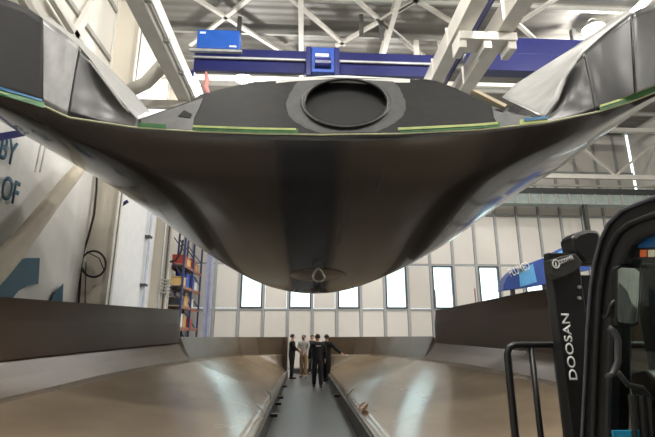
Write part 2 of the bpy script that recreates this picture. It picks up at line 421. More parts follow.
# high-bay lamps
def lamp(x, y, z, lab, group='added high-bay lamps under the roof'):
    l = empty('high_bay_lamp', (x, y, z), lab, 'lamp', group)
    B().tube([(x, y, z - .04), (x, y, z + .06), (x, y, z + .2), (x, y, z + .34)], [.44, .38, .18, .13], 18, False).build('reflector', M_LCASE, l, smooth=True, solid=.01)
    B().ellipsoid((x, y, z - .02), (.2, .2, .12), 14, 8).build('bulb', M_LAMP, l, smooth=True)
    B().tube([(x, y, z + .34), (x, y, ZC - .01)], .02, 6).build('stem', M_LCASE, l)
    ld = bpy.data.lights.new('lamp_light', 'POINT'); ld.shadow_soft_size = .2; ld.energy = LAMP_W; ld.color = (1, .97, .92)
    lo = bpy.data.objects.new('lamp_light', ld); COL.objects.link(lo); lo.parent = l; lo.location = (0, 0, -.36)
pA = at(244, 78.5, 18.6); pB = at(593, 28, 15.6)
lamp(pA.x, pA.y, pA.z, 'glaring high-bay lamp just below the blue crane bridge on the left', None)
lamp(pB.x, pB.y, pB.z, 'glaring high-bay lamp above the right wing of the hull', None)
for y, xs in ((-3.5, (.4, 5.6)), (.5, (-2.4, 1.4, 5.6, 11.0)), (5.0, (-2.6, 5.6, 11.0, 16.5)), (9.5, (.4, 5.6, 11.0)), (10.5, (16.5,)), (21.0, (0., 4.2))):  # unseen lamps, added to brighten the hall and the moulds
    for x in xs: lamp(x, y, 13.2, 'added high-bay lamp under the roof, unseen, brightening the hall')

# ================================================================== BOAT HULL
RIM = [(-90, 66, 4.9), (-30, 84, 5.2), (0, 92, 5.4), (43, 105, 5.75), (68, 117, 5.95), (137, 127.5, 6.12), (200, 131.5, 6.15), (260, 133.5, 6.15),
       (316, 134.5, 6.15), (400, 133.5, 6.15), (480, 129.5, 6.15), (545, 122.5, 6.12), (600, 111, 5.95), (635, 100, 5.75), (655, 92, 5.55), (690, 78, 5.2), (745, 58, 4.9)]
SIL = [(-90, 76, 7.2), (0, 121, 8.4), (72, 163, 9.3), (113, 187, 9.9), (159, 218, 10.6), (190, 241, 11.1), (220, 262, 11.6), (255, 282, 12.3), (285, 291.5, 12.8), (316, 294.5, 13.0),
       (345, 291, 12.8), (375, 281, 12.4), (410, 265, 11.8), (450, 242, 11.2), (490, 212, 10.5), (528, 187, 9.9), (559, 169, 9.5), (594, 143, 9.0), (627, 119, 8.6), (655, 100, 8.4), (745, 66, 7.2)]
def smooth_tab(tab, x, w=14):
    acc = [0.] * (len(tab[0]) - 1); n = 0
    for k in range(-4, 5):
        v = interp(tab, x + k * w / 4); acc = [a + b for a, b in zip(acc, v)]; n += 1
    return [a / n for a in acc]
def hull_point(px, yr, Yr, ys, t):
    tc = min(1., (ys - yr) * t / 160.0)
    d = .5 * (1 - math.sqrt(max(0, 1 - tc * tc))) + .3 * tc + .2 * tc * tc
    tau = max(0., (t - .45) / .55)
    e = 1.7 * min(1., abs(px - 317) / 170.0) ** 1.5
    return at(px, yr + (ys - yr) * t, Yr + 6.85 * d + e * (1 - math.sqrt(max(0., 1 - tau * tau))))
hull = empty('boat_hull', (0.2, 8, 2.6), 'huge dark glossy boat hull hanging above the open mould halves', 'boat')
cols = []
NX, NT = 150, 34
for i in range(NX + 1):
    px = -62 + 780 * i / NX
    yr, Yr = interp(RIM, px); ys, Ys = smooth_tab(SIL, px)
    ys = max(ys, yr + 4)
    col = [hull_point(px, yr, Yr, ys, math.sin(math.pi / 2 * k / NT)) for k in range(NT + 1)]
    last = col[-1]
    for k in range(1, 9):                       # run of the hull aft of the deepest section
        dy = k * .62 * (1 - .62 * min(1, abs(px - 318) / 380))
        slope = (last.z - 1.7) / last.y
        cx = .25
        col.append(Vector((cx + (last.x - cx) * (1 - .012 * k), last.y + dy, last.z + dy * slope + .02 * k * k * (dy / k) / .62)))
    cols.append(col)
B().grid(cols).build('bottom_shell', M_HULL, hull, smooth=True, fix=False, solid=.035)
# pale outer flange strip along the turned edge of the hull
def lean_top(px): return .0
def wing(name, top, bot, m, lean=.35, bulge=0., n=12, thick=.03):
    rows = []
    for j in range(n + 1):
        s = j / n; r = []
        for i in range(25):
            u = i / 24 * (len(top) - 1); a = int(min(u, len(top) - 2)); f = u - a
            tp = [top[a][k] + (top[a + 1][k] - top[a][k]) * f for k in (0, 1)]
            bt = [bot[a][k] + (bot[a + 1][k] - bot[a][k]) * f for k in (0, 1)]
            Yb = interp(RIM, bt[0])[1] + .01; Yt = interp(RIM, tp[0])[1] + lean
            p = at(tp[0] + (bt[0] - tp[0]) * s, tp[1] + (bt[1] - tp[1]) * s, Yt + (Yb - Yt) * s + bulge * math.sin(math.pi * i / 24) * math.sin(math.pi * (.15 + .85 * s)))
            r.append(p)
        rows.append(r)
    return B().grid(rows).build(name, m, hull, smooth=True, solid=thick, fix=False)
wing('topside_panel', [(-95, -30), (-50, -16), (-15, -6), (8, 0), (26, 7), (42.5, 18)], [(-90, 64), (-60, 73), (-30, 83), (-5, 91), (20, 97), (43, 104)], M_TOPM, .0, thick=-.03)  # dark reflection of this facing panel is put into its charcoal
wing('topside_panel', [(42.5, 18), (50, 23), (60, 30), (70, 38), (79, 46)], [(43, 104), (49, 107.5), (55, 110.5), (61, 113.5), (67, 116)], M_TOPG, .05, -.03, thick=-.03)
wing('topside_panel', [(79, 46), (91, 60), (104, 79), (117, 97), (128, 110), (138, 119)], [(67, 116), (81, 118.5), (95, 121), (110, 123.5), (124, 125.5), (138, 127)], M_TOPS, .06, .12, thick=-.03)
wing('topside_panel', [(655 + 60, -25), (690, -8), (670, 0), (655, 4), (640, 9), (632, 13)], [(740, 58), (715, 67), (690, 77), (672, 84), (654, 91), (635, 99)], M_TOPS, .0)
wing('topside_panel', [(632, 13), (618, 23), (604, 34), (593, 44), (584, 53)], [(635, 99), (627, 102.5), (617, 106), (606, 109), (596, 111.5)], M_TOPS, .05, -.03)
wing('topside_panel', [(584, 53), (575, 63), (567, 77), (562, 91), (557, 104), (546, 117)], [(596, 111.5), (586, 114), (576, 116), (565, 118.5), (556, 120.5), (546, 122)], M_TOPS, .06, .12)
def band(name, edge, back, Yb, m):
    rows = []
    for s in range(9):
        f = s / 8; r = []
        for i in range(25):
            u = i / 24 * (len(edge) - 1); a = int(min(u, len(edge) - 2)); g = u - a
            e = [edge[a][k] + (edge[a + 1][k] - edge[a][k]) * g for k in (0, 1)]
            b = [back[a][k] + (back[a + 1][k] - back[a][k]) * g for k in (0, 1)]
            Ye = interp(RIM, e[0])[1] + .09
            r.append(at(e[0] + (b[0] - e[0]) * f, e[1] + (b[1] - e[1]) * f, Ye + (Yb - Ye) * f))
        rows.append(r)
    return B().grid(rows).build(name, m, hull, smooth=True, solid=.03, fix=False)
band('inner_wing_skin', [(43, 18), (79, 46), (104, 79), (124, 106), (138, 119)], [(50, 17), (83, 43), (112, 70), (134, 93), (151, 113)], 8.4, M_BAND)
band('inner_wing_skin', [(632, 13), (584, 53), (567, 77), (559, 100), (545, 118)], [(626, 12), (575, 48), (540, 70), (515, 86), (503, 98)], 8.4, M_BAND)

# bow bulkhead with the oval recess
TOPC = [(138, 119.5), (165, 110), (190, 101), (200, 95), (225, 88), (250, 82.5), (270, 81), (300, 79), (340, 77), (380, 78), (405, 80), (425, 79), (437, 81), (455, 88), (475, 97), (495, 107), (515, 113), (533, 116), (546, 118)]
OC, OA, OB = (346, 103), 46.0, 25.5
def bulkY(px, py): return 6.17 + (134 - py) * .0075
rows = []
for j in range(49):
    s = j / 48; r = []
    for i in range(205):
        px = 138 + 408 * i / 204
        yt = interp(TOPC, px)[0]; yb = interp(RIM, px)[0] - .3
        py = yt + (yb - yt) * s
        e = math.hypot((px - OC[0]) / OA, (py - OC[1]) / OB)
        dep = .16 * max(0., min(1., (0.97 - e) / .10))
        r.append(at(px, py, bulkY(px, py) + dep))
    rows.append(r)
B().grid(rows).build('bow_bulkhead', M_BULK, hull, smooth=True, solid=-.04, fix=False)
def oval(k, n=64, dy=0.): return [at(OC[0] + OA * k * math.cos(2*math.pi*i/n), OC[1] + OB * k * math.sin(2*math.pi*i/n), bulkY(0, OC[1] + OB * k * math.sin(2*math.pi*i/n)) + dy) for i in range(n)]
def ring(name, k0, k1, y0, m, mid=None):
    rs = [oval(k0, dy=y0 + .02)] + ([oval((k0 + k1) / 2, dy=y0 - (mid or 0))]) + [oval(k1, dy=y0 + .02)]
    return B().grid(rs, closed=True).build(name, m, hull, smooth=True, fix=False)
ring('oval_ring', .88, 1.0, -.02, M_RING, .05)
# sanded patch around the ring, ragged outline
po = []; pi_ = []
for i in range(72):
    a = 2 * math.pi * i / 72; k = 1.30 + .03 * math.sin(5 * a) + random.uniform(-.02, .02)
    py = OC[1] + OB * k * 1.05 * math.sin(a); px = OC[0] + OA * k * math.cos(a)
    py = min(py, interp(RIM, px)[0] - 1.5); py = max(py, interp(TOPC, px)[0] + .6)
    po.append(at(px, py, bulkY(px, py) - .006))
    k = .99; py2 = OC[1] + OB * k * math.sin(a); px2 = OC[0] + OA * k * math.cos(a)
    pi_.append(at(px2, py2, bulkY(px2, py2) - .006))
B().grid([po, pi_], closed=True).build('sanded_patch', M_PATCH, hull, fix=False)
# panel in the middle of the recess
rs = [oval(.87, dy=.15), oval(.5, dy=.15), [sum(oval(.01, dy=.15), Vector()) / 64] * 64]
B().grid(rs, closed=True).build('recess_panel', M_OVAL, hull)
# splice pieces at both shoulders
def plate(name, pts, m, d=.012, parent=hull, off=-.014):
    return B().prism([at(x, y, bulkY(x, y) + off) for x, y in pts], (0, d, 0)).build(name, m, parent)
plate('splice_plate', [(141, 119.5), (165, 111), (203, 98), (199, 108), (194, 118), (192, 130), (160, 128), (141, 126)], M_SPLICE)
plate('splice_plate', [(492, 106), (515, 114), (533, 117), (544, 119), (544, 121.5), (520, 125), (500, 127), (494, 118)], M_SPLICE)
plate('recess_mark', [(178, 116), (184, 110), (192, 114), (190, 118)], M_TOPM, off=-.026)
plate('recess_mark', [(494, 109), (507, 107.5), (503, 112)], M_TOPM, off=-.026)
# white protection strip on the top edge
st = [(276, 80), (290, 78.4), (310, 77), (330, 75.8), (345, 75.6), (370, 77), (390, 78), (410, 79.2)]
B().prism([at(x, y - .2, bulkY(x, y) - .03) for x, y in st] + [at(x, y + 3.2 + (1.5 if 385 < x < 405 else 0), bulkY(x, y) - .03) for x, y in reversed(st)], (0, .12, 0)).build('protection_strip', M_WPROT, hull)
B().prism([at(472, 90, 6.45), at(478, 90, 6.45), at(507, 104.5, 6.42), at(505, 107, 6.42)], (0, .1, 0)).build('timber_strip', mat('pale_timber', (206, 190, 160), .6), hull)
# tape ribbons and the pale flange edge
def ribbon(name, pts, h, m, dY=-.035, parent=hull):
    up = []; lo = []
    for x, y in pts:
        Y = interp(RIM, x)[1] + dY; up.append(at(x, y - h, Y)); lo.append(at(x, y, Y))
    return B().prism(up + lo[::-1], (0, .006, 0)).build(name, m, parent)
def rimy(x): return interp(RIM, x)[0]
def seg(a, b, n=8): return [(a + (b - a) * i / n, rimy(a + (b - a) * i / n)) for i in range(n + 1)]
def lift(p, d): return [(x, y - d) for x, y in p]
ribbon('tape_strip', lift(seg(194, 298), .8), 4.6, M_TAPEG)
ribbon('tape_strip', lift(seg(193, 296), 4.0), 2.0, M_TAPEY, -.045)
ribbon('tape_strip', lift(seg(138, 166), .8), 4.2, M_TAPEG)
ribbon('tape_strip', lift(seg(400, 500), .8), 4.6, M_TAPEG)
ribbon('tape_strip', lift(seg(398, 498), 3.6), 2.4, M_TAPEY, -.045)
ribbon('tape_strip', lift(seg(520, 548), .6), 5, M_TAPEY)
ribbon('tape_strip', lift(seg(524, 548), 3.5), 3, M_TAPEB, -.045)
ribbon('tape_strip', lift(seg(-80, 44), -2.5), 6, M_TAPEG)
ribbon('tape_strip', lift(seg(-80, 42), 3.2), 2.2, M_TAPEB, -.045)
ribbon('tape_strip', lift(seg(600, 740), .5), 5, M_TAPEG)
ribbon('tape_strip', lift(seg(600, 740), 3.8), 2.2, M_TAPEY, -.045)
B().tube([at(x, rimy(x) + .3, interp(RIM, x)[1] - .02) for x in range(-60, 716, 10)], .013, 6).build('flange_edge', M_TRIM, hull)
# lifting eye under the forefoot
def hullpt(px, py):
    yr, Yr = interp(RIM, px); ys, Ys = smooth_tab(SIL, px)
    return hull_point(px, yr, Yr, ys, min(1, (py - yr) / (ys - yr)))
pad = []
for k in (1.0, .75, .4, .05):
    pad.append([hullpt(318 + 28 * k * math.cos(a), 275 + 6.5 * k * math.sin(a)) + V(0, -.05 * (1 - k * k) - .012, -.05 * (1 - k * k) - .006) for a in [2*math.pi*i/32 for i in range(32)]])
B().grid(pad, closed=True).build('eye_pad', mat('pale_pad', (120, 112, 104), .25, spec=.9), hull, smooth=True)
e0 = hullpt(318.5, 270) + V(0, -.08, 0)
ex = V(1, 0, 0); ez = V(0, 0, 1)
eyep = [e0 + ex * (.125 * math.sin(a) * (1 - .30 * math.cos(a))) + ez * (-.12 + .15 * math.cos(a)) for a in [2*math.pi*i/20 for i in range(21)]]
B().tube(eyep, .035, 8).build('lifting_eye', M_EYE, hull, smooth=True)
bx('eye_block', e0 + V(-.07, 0, -.0), e0 + V(.07, .12, .12), M_EYE, hull, bevel=.02)

# ================================================================== MOULD HALVES ON THE FLOOR
XC = .18
#        Y     wall  flangeX bottomX  ztop  zcrease z2   zedge
ML = [(5.0, 5.75, 5.30, .86, 2.30, 1.22, .62, .30),
      (6.5, 5.65, 5.15, .86, 2.33, 1.25, .70, .30),
      (8.0, 5.38, 4.80, .86, 2.36, 1.30, .79, .30),
      (10., 4.92, 4.35, .86, 2.40, 1.38, .94, .30),
      (12., 4.42, 3.95, .86, 2.44, 1.46, 1.02, .30),
      (14., 3.82, 3.50, .86, 2.48, 1.54, 1.06, .30),
      (16., 3.66, 3.35, .86, 1.72, 1.60, 1.03, .30),
      (18., 3.40, 3.10, .86, 1.71, 1.64, 1.0, .30),
      (19.4, 2.90, 2.65, .86, 1.70, 1.66, .98, .30),
      (20.1, 2.10, 1.95, .86, 1.70, 1.67, .97, .30),
      (20.25, 1.40, 1.30, .86, 1.70, 1.68, .97, .30),
      (20.35, .98, .95, .86, 1.70, 1.68, .97, .30)]
def mould(sg, dz, label):
    m = empty('hull_mould', (XC + sg * 3.3, 10, 0), label, 'mould')
    ys = [5 + 15.35 * i / 100 for i in range(101)]
    T = [(y,) + tuple(smooth_tab(ML, y, .3 if y < 19 else .02)) for y in ys]
    X = lambda a: XC + sg * a
    wall = [r for r in T if r[0] <= 14.05]
    wrows = []
    for r in wall:
        y, w, fx, bxx, zt, zcr, z2, ze = r
        zt = interp(ML, min(y, 13.99))[3] + dz * min(1, max(0, (14 - y) / 4))
        wrows.append([V(X(w + .06), y, zt), V(X(w + .02), y, zt - .4), V(X(w), y, zcr)])
    B().grid(wrows).build('high_wall', M_MWALL, m, smooth=False, solid=.05)
    frows = []
    for r in T:
        y, w, fx, bxx, zt, zcr, z2, ze = r
        zr = zcr if y <= 14.05 else 1.70
        frows.append([V(X(w), y, zr), V(X(w - (w - fx) * .06), y, zr - .02), V(X(w - (w - fx) * .5), y, zr - .02 - (zr - z2) * .48), V(X(fx), y, z2)])
    B().grid(frows).build('flange_band', M_MBAND, m, smooth=False, solid=.03, fix=False)
    srows = []
    for r in T:
        y, w, fx, bxx, zt, zcr, z2, ze = r
        row = []
        for k in range(17):
            t = k / 16
            x = fx + (bxx - fx) * t
            z = ze + (z2 - ze) * ((1 - t) ** 1.7)
            row.append(V(X(x), y, z))
        srows.append(row)
    B().grid(srows).build('inner_shell', M_MOULD, m, smooth=True, solid=.03, fix=False)
    # outer skirt down to the floor
    B().grid([[V(X(r[1] + .05), r[0], (r[5] if r[0] <= 14.05 else 1.68)), V(X(r[1] + .05), r[0], 0)] for r in T]).build('outer_skirt', M_MWALL, m)
    # split-line flange beside the walkway
    B().box((X(.86), 5.0, 0), (X(.80), 20.3, .31)).build('split_flange', M_MEDGE, m, bevel=.008)
    B().box((X(.84), 20.30, 0), (X(1.02), 20.38, 1.70)).build('end_plate', M_MWALL, m)
    random.seed(3 if sg < 0 else 5)
    for y in ((9.6, 11.2, 12.3, 15.0) if sg < 0 else (12.6, 17.5)):
        B().box((X(.80), y - .05, .18), (X(.66), y + .05, .24)).build('flange_clamp', M_BLACK, m)
    for y in (8.9, 11.2):
        B().tube([V(X(.90), y, .30), V(X(.92), y, .42), V(X(1.02), y + .05, .5)], .018, 6).build('clamp_handle', M_GALV, m)
    # mould end frame towards the camera
    y, w, fx, bxx, zt, zcr, z2, ze = T[0]
    B().prism([V(X(w), y, 0), V(X(w), y, zcr)] + [V(X(fx + (bxx - fx) * k / 8), y, ze + (z2 - ze) * ((1 - k / 8) ** 1.7)) for k in range(9)] + [V(X(bxx), y, 0)], (0, .04, 0)).build('end_frame', M_MWALL, m)
    return m
mould(-1, 0., 'brown hull mould half lying on the floor left of the walkway')
mould(1, .30, 'brown hull mould half lying on the floor right of the walkway')
for (x, y, z, m, lab) in ((3.98, 14.25, 3.15, M_GALV, 'thin grey upright rod at the corner of the right mould wall'), (4.28, 13.45, 2.92, M_GALV, 'short grey upright rod behind the right mould wall, second from its corner'),
                          (4.68, 12.7, 3.04, mat('pink_rod', (190, 140, 136), .4), 'thin pinkish upright rod behind the right mould wall')):
    tag(B().tube([V(x + .2, y, 0), V(x + .2, y, z)], .018, 6).build('marker_rod', m), lab, 'rod')
tag(B().prism([V(1.06, 9.0, .36), V(1.18, 9.0, .37), V(1.30, 9.45, .39), V(1.24, 9.6, .39), V(1.10, 9.35, .37)], (0, 0, .05)).build('timber_offcut', M_WOOD), 'orange-brown timber offcut lying on the right mould edge', 'offcut')

# ================================================================== LEFT WALL DETAILS
# printed banner hung in front of the wall bay
bn = empty('printed_banner', (XL + .15, 11, 2), 'large white banner with dark teal lettering on the left wall', 'banner')
XB = XL + .12
y0 = 8.6; y1 = c1y - .35
rows = []
for i in range(29):
    y = y0 + (y1 - y0) * i / 28
    rows.append([V(XB + .03 * math.sin(y * 5 + z) , y, z) for z in (1.4, 3, 4.5, 6, 7.5, 8.6)])
B().grid(rows).build('fabric', M_BANNER, bn, smooth=True, solid=.01)
XT = XB + .06
def onb(px, py): return atx(px, py, XT)
for word, pr, pt, pb in (('BY', 13.5, 138, 166), ('OF', 16.5, 178, 205)):
    b = onb(pr, pb); t = onb(pr, pt)
    lettering('lettering', word, M_TEAL, bn, V(XT, b.y, b.z), (0, 1, 0), (0, 0, 1), (t.z - b.z) * .92, .01, .02, 'RIGHT', .62)
outer = [(-25, 275), (-5, 268), (12, 261), (26, 258), (39.5, 258), (38, 284), (28, 285.5), (18, 291), (10, 301), (4, 309), (-25, 309)]
B().prism([onb(*p) for p in outer], (.012, 0, 0)).build('swoosh_print', M_TEAL, bn)
B().prism([onb(*p) for p in [(63, 283.5), (55, 292), (50, 302), (49, 310), (62, 310)]], (.012, 0, 0)).build('swoosh_print', M_TEAL, bn)
# draped white sheet hanging diagonally
XD = XL + .5
path = [(-30, 292), (0, 265), (20, 244), (40, 218), (60, 192), (78, 170)]
rows = []
for i, (x, y) in enumerate(path):
    c = atx(x, y, XD); w = .16 + .30 * (1 - i / 5)
    rows.append([c + V(.16 * math.sin(a), -w * .35 * math.cos(a), w * math.cos(a) * .9 + .05 * math.sin(5 * a)) for a in [2 * math.pi * k / 18 for k in range(18)]])
dr = empty('draped_sheet', atx(40, 218, XD))
B().grid(rows, closed=True).build('fabric_roll', mat('beige_sheet_fabric', (212, 203, 184), .65, var=.06, bump=.3, bscale=4), dr, smooth=True)
tag(dr, 'rolled white sheet hanging diagonally across the banner', 'sheet')
for px in (41, 46):
    a = atx(px + 5, 120, XD); b = atx(px - 6, 172, XD)
    B().tube([a, (a + b) / 2 + V(0, 0, -.02), b], .02, 6).build('cord', M_WHITE, dr)
jb = empty('jib_arm', atx(-5, 138, XL + .9), 'periwinkle blue jib arm reaching out above the banner lettering', 'arm')
B().beam(at(-20, 140.5, 8.52), at(38, 130, 9.6), .15, .15).build('arm', M_PURP, jb, bevel=.01)
B().beam(V(XL + .03, at(-20, 140.5, 8.52).y, at(-20, 140.5, 8.52).z), at(-20, 140.5, 8.52), .12, .12).build('wall_bracket', M_PURP, jb)
vb = empty('wall_bracket', at(117, 205, 15.3), 'small blue V-shaped bracket fixed beside the white column', 'bracket')
q = [at(116, 194, 15.3), at(115.5, 209, 15.3), at(128, 201, 15.3)]
B().beam(q[0], q[1], .09, .09).build('upright', M_CRANE, vb); B().beam(q[1], q[2], .09, .09).build('strut', M_CRANE, vb)
# black cable with a coil
yc = c1y - .25
cab = [(97, 165), (96.5, 190), (94, 215), (88, 238), (82.5, 255), (81, 268), (80, 285), (78.5, 304), (78, 315)]
cb_ = empty('hanging_cable', at(90, 250, yc), 'black cable hanging down the column with a round coil', 'cable')
B().tube([at(x, y, yc) for x, y in cab], .035, 8).build('cable_run', M_RUBBER, cb_, smooth=True)
B().tube([at(93.5 + 12.2 * math.cos(a), 264 + 13 * math.sin(a), yc - .05) for a in [2 * math.pi * i / 28 for i in range(29)]], .032, 8).build('coil', M_RUBBER, cb_, smooth=True)
B().tube([at(87, 252, yc - .02), at(99, 258, yc - .02), at(104, 270, yc - .02)], .018, 6).build('coil_tail', M_RUBBER, cb_, smooth=True)
B().tube([at(86, 262, yc), at(85.5, 285, yc), at(85, 310, yc)], .015, 6).build('thin_lead', M_RUBBER, cb_)
# pale cladding bay with cross brace and slim pipe
cl = empty('bay_cladding', (XL + .1, 18, 0), 'white cladding bay with a slim pipe between the two columns', 'cladding')
B().box((XL + .02, c1y + .3, 0), (XL + .1, c2y - .3, ZC - 1.8)).build('sheet', mat('bright_white_sheet', (224, 226, 228), .5, var=.03), cl)
pt = atx(147, 235, XL + .3); pb2 = atx(143.5, 308, XL + .3)
yp = pb2.y
B().tube([V(XL + .25, yp, .0), V(XL + .25, yp, 8.2), V(XL + .25, yp + .9, 9.0)], .05, 8).build('pipe', mat('pale_blue_pipe', (176, 186, 206), .4), cl)
for z in (at(145, 285, yp).z, at(147, 237, yp).z, 2.0):
    B().box((XL + .1, yp - .16, z - .05), (XL + .32, yp + .16, z + .05)).build('pipe_clip', M_DSTEEL, cl)
B().beam((XL + .16, c1y + .4, 9.4), (XL + .16, c2y - .5, 7.2), .1, .14).build('diagonal_brace', M_STEELG, cl)
B().beam((XL + .16, c1y + .5, 3.4), (XL + .16, c1y + 1.3, .1), .1, .14).build('diagonal_brace', M_STEEL, cl)
for (a, b) in (((50, -6), (82, 46)), ((98, -6), (60, 60)), ((20, -6), (40, 26))):
    p = atx(*a, XL + .25); q_ = atx(*b, XL + .25)
    B().beam(p, q_, .16, .22).build('wall_brace', M_STEEL, wl)
for z in (8.9, 11.2, 13.2):
    B().box((XL, 8.6, z - .08), (XL + .09, c1y - .25, z + .08)).build('wall_girt', M_STEELG, wl)
# conduits on the second column
cd = empty('conduit_bundle', at(167, 280, 20.8), 'vertical grey conduits with a cable loop on the far column', 'conduit')
for px in (164.5, 168.5):
    a = at(px, 240, 20.72)
    B().tube([V(a.x, 20.72, 0), V(a.x, 20.72, 8.0)], .04, 6).build('conduit', M_GALV if px < 166 else M_DSTEEL, cd)
for k in range(5):
    z = at(166, 280 + 3.2 * k, 20.8).z; a = at(166.5, 285, 20.8)
    B().box((a.x - .22, 20.64, z - .03), (a.x + .22, 20.74, z + .03)).build('saddle', M_STEELG, cd)
B().tube([at(170, 262, 20.6), at(176, 260, 20.6), at(181, 252, 20.6), at(183, 240, 20.6)], .05, 6).build('cable_loop', M_RUBBER, cd, smooth=True)

# ------------------------------------------------------------------ storage rack and what stands on it
ra = 21.4; XK = at(181, 300, ra).x; XKb = XK - .8
rb = min(25.0, atx(205, 300, XK).y)
GS = (rb - ra) / 5.4
rk = empty('storage_rack', ((XK + XKb) / 2, 21.7, 0), 'tall blue and orange storage rack in the far left corner', 'rack')
zs = [.9, 2.15, at(182, 302, 19.6).z, at(182, 280, 19.6).z, at(182, 257, 19.6).z]
for y in (ra, (ra + rb) / 2, rb):
    for x in (XK, XKb):
        B().box((x - .045, y - .045, 0), (x + .045, y + .045, 6.9)).build('upright', M_RACKB, rk)
    for k in range(5):
        B().beam((XK, y, .8 + k * 1.2), (XKb, y, 1.9 + k * 1.2 if k < 4 else 6.6), .04, .05).build('lattice', M_RACKB, rk)
for z in zs:
    B().box((XKb, ra, z - .04), (XK, rb, z)).build('shelf', mat('shelf_deck', (150, 140, 126), .6), rk)
    for x in (XK, XKb):
        B().box((x - .03, ra, z - .15), (x + .03, rb, z - .02)).build('shelf_beam', M_RACKO, rk)
goods = []
def crate(y, z, l, h, d, m, lab, cat='box', lid=True):
    y = ra + (y - 19.0) * GS; l *= GS; d = .55
    g = empty('storage_box', (XK - .1 - d / 2, y + l / 2, z), lab, cat)
    B().box((XK - .08 - d, y, z + .005), (XK - .08, y + l, z + h)).build('body', m, g, bevel=.015)
    if lid: B().box((XK - .10 - d, y - .02, z + h), (XK - .06, y + l + .02, z + h + .05)).build('lid', m, g, bevel=.01)
    return g
blue = mat('blue_crate', (44, 72, 160), .45); cardb = mat('cardboard', (178, 142, 100), .7); whit = mat('white_carton', (214, 212, 206), .6)
redm = mat('red_crate', (176, 62, 48), .5); dark = mat('dark_case', (48, 48, 52), .5); yel = mat('tan_wood_case', (206, 170, 110), .6)
crate(19.3, zs[4], 1.0, .42, .7, redm, 'red crate on the top shelf of the rack, nearest')
crate(20.5, zs[4], .9, .34, .7, yel, 'tan case in the middle of the top rack shelf')
crate(21.9, zs[4], .9, .5, .7, redm, 'orange-red crate at the far half of the top rack shelf')
crate(23.1, zs[4], .9, .36, .7, cardb, 'brown carton at the far end of the top rack shelf')
crate(19.25, zs[3], 1.1, .36, .7, yel, 'pale wooden case on the rack shelf below the red crate')
crate(20.55, zs[3], .95, .62, .7, blue, 'blue crate beside the pale wooden case on the rack')
crate(22.0, zs[3], 1.0, .66, .7, blue, 'blue crate in the far half of the same rack shelf')
crate(23.2, zs[3], .9, .4, .7, whit, 'white carton at the far end of the blue crate shelf')
crate(19.2, zs[2], 1.0, .3, .7, dark, 'dark case on the middle rack shelf, nearest')
crate(20.5, zs[2], 1.0, .45, .7, cardb, 'brown carton in the middle of the middle rack shelf')
crate(22.0, zs[2], 1.1, .4, .7, whit, 'white carton in the far half of the middle rack shelf')
crate(19.2, zs[1], 1.1, .55, .7, whit, 'large white carton on the low rack shelf, nearest')
crate(20.5, zs[1], .85, .5, .7, cardb, 'brown carton behind the large white carton, low rack shelf')
crate(22.0, zs[1], 1.1, .4, .7, redm, 'red crate in the far half of the low rack shelf')
# pale blue corner post
pp = at(208.5, 300, 25.2)
tag(B().box((pp.x - .2, 25.0, 0), (pp.x + .14, 25.3, ZC - .8)).box((pp.x + .06, 24.9, 0), (pp.x + .2, 25.0, ZC - .8)).build('corner_post', mat('pale_blue_post', (150, 156, 182), .4)), 'pale blue corner post between storage rack and back wall', 'post')

# ================================================================== PEOPLE
def skin_mesh(name, pts, edges, m, parent, levels=1, root=0):
    me = bpy.data.meshes.new(name); bm = bmesh.new()
    lay = bm.verts.layers.skin.verify(); vs = []
    for i, (p, r) in enumerate(pts):
        v = bm.verts.new(p); v[lay].radius = (r, r) if not isinstance(r, tuple) else r
        v[lay].use_root = (i == root); vs.append(v)
    for a, b in edges: bm.edges.new((vs[a], vs[b]))
    bm.to_mesh(me); bm.free()
    o = bpy.data.objects.new(name, me); COL.objects.link(o)
    sk = o.modifiers.new('skin', 'SKIN'); sk.use_smooth_shade = True
    sb = o.modifiers.new('sub', 'SUBSURF'); sb.levels = levels; sb.render_levels = levels
    dg = bpy.context.evaluated_depsgraph_get(); nm = bpy.data.meshes.new_from_object(o.evaluated_get(dg))
    bpy.data.objects.remove(o); nm.materials.clear(); nm.materials.append(m); nm.name = name
    for p in nm.polygons: p.use_smooth = True
    ob = bpy.data.objects.new(name, nm); COL.objects.link(ob); ob.parent = parent
    return ob
SKIN = mat('skin', (196, 150, 126), .5, var=.05)
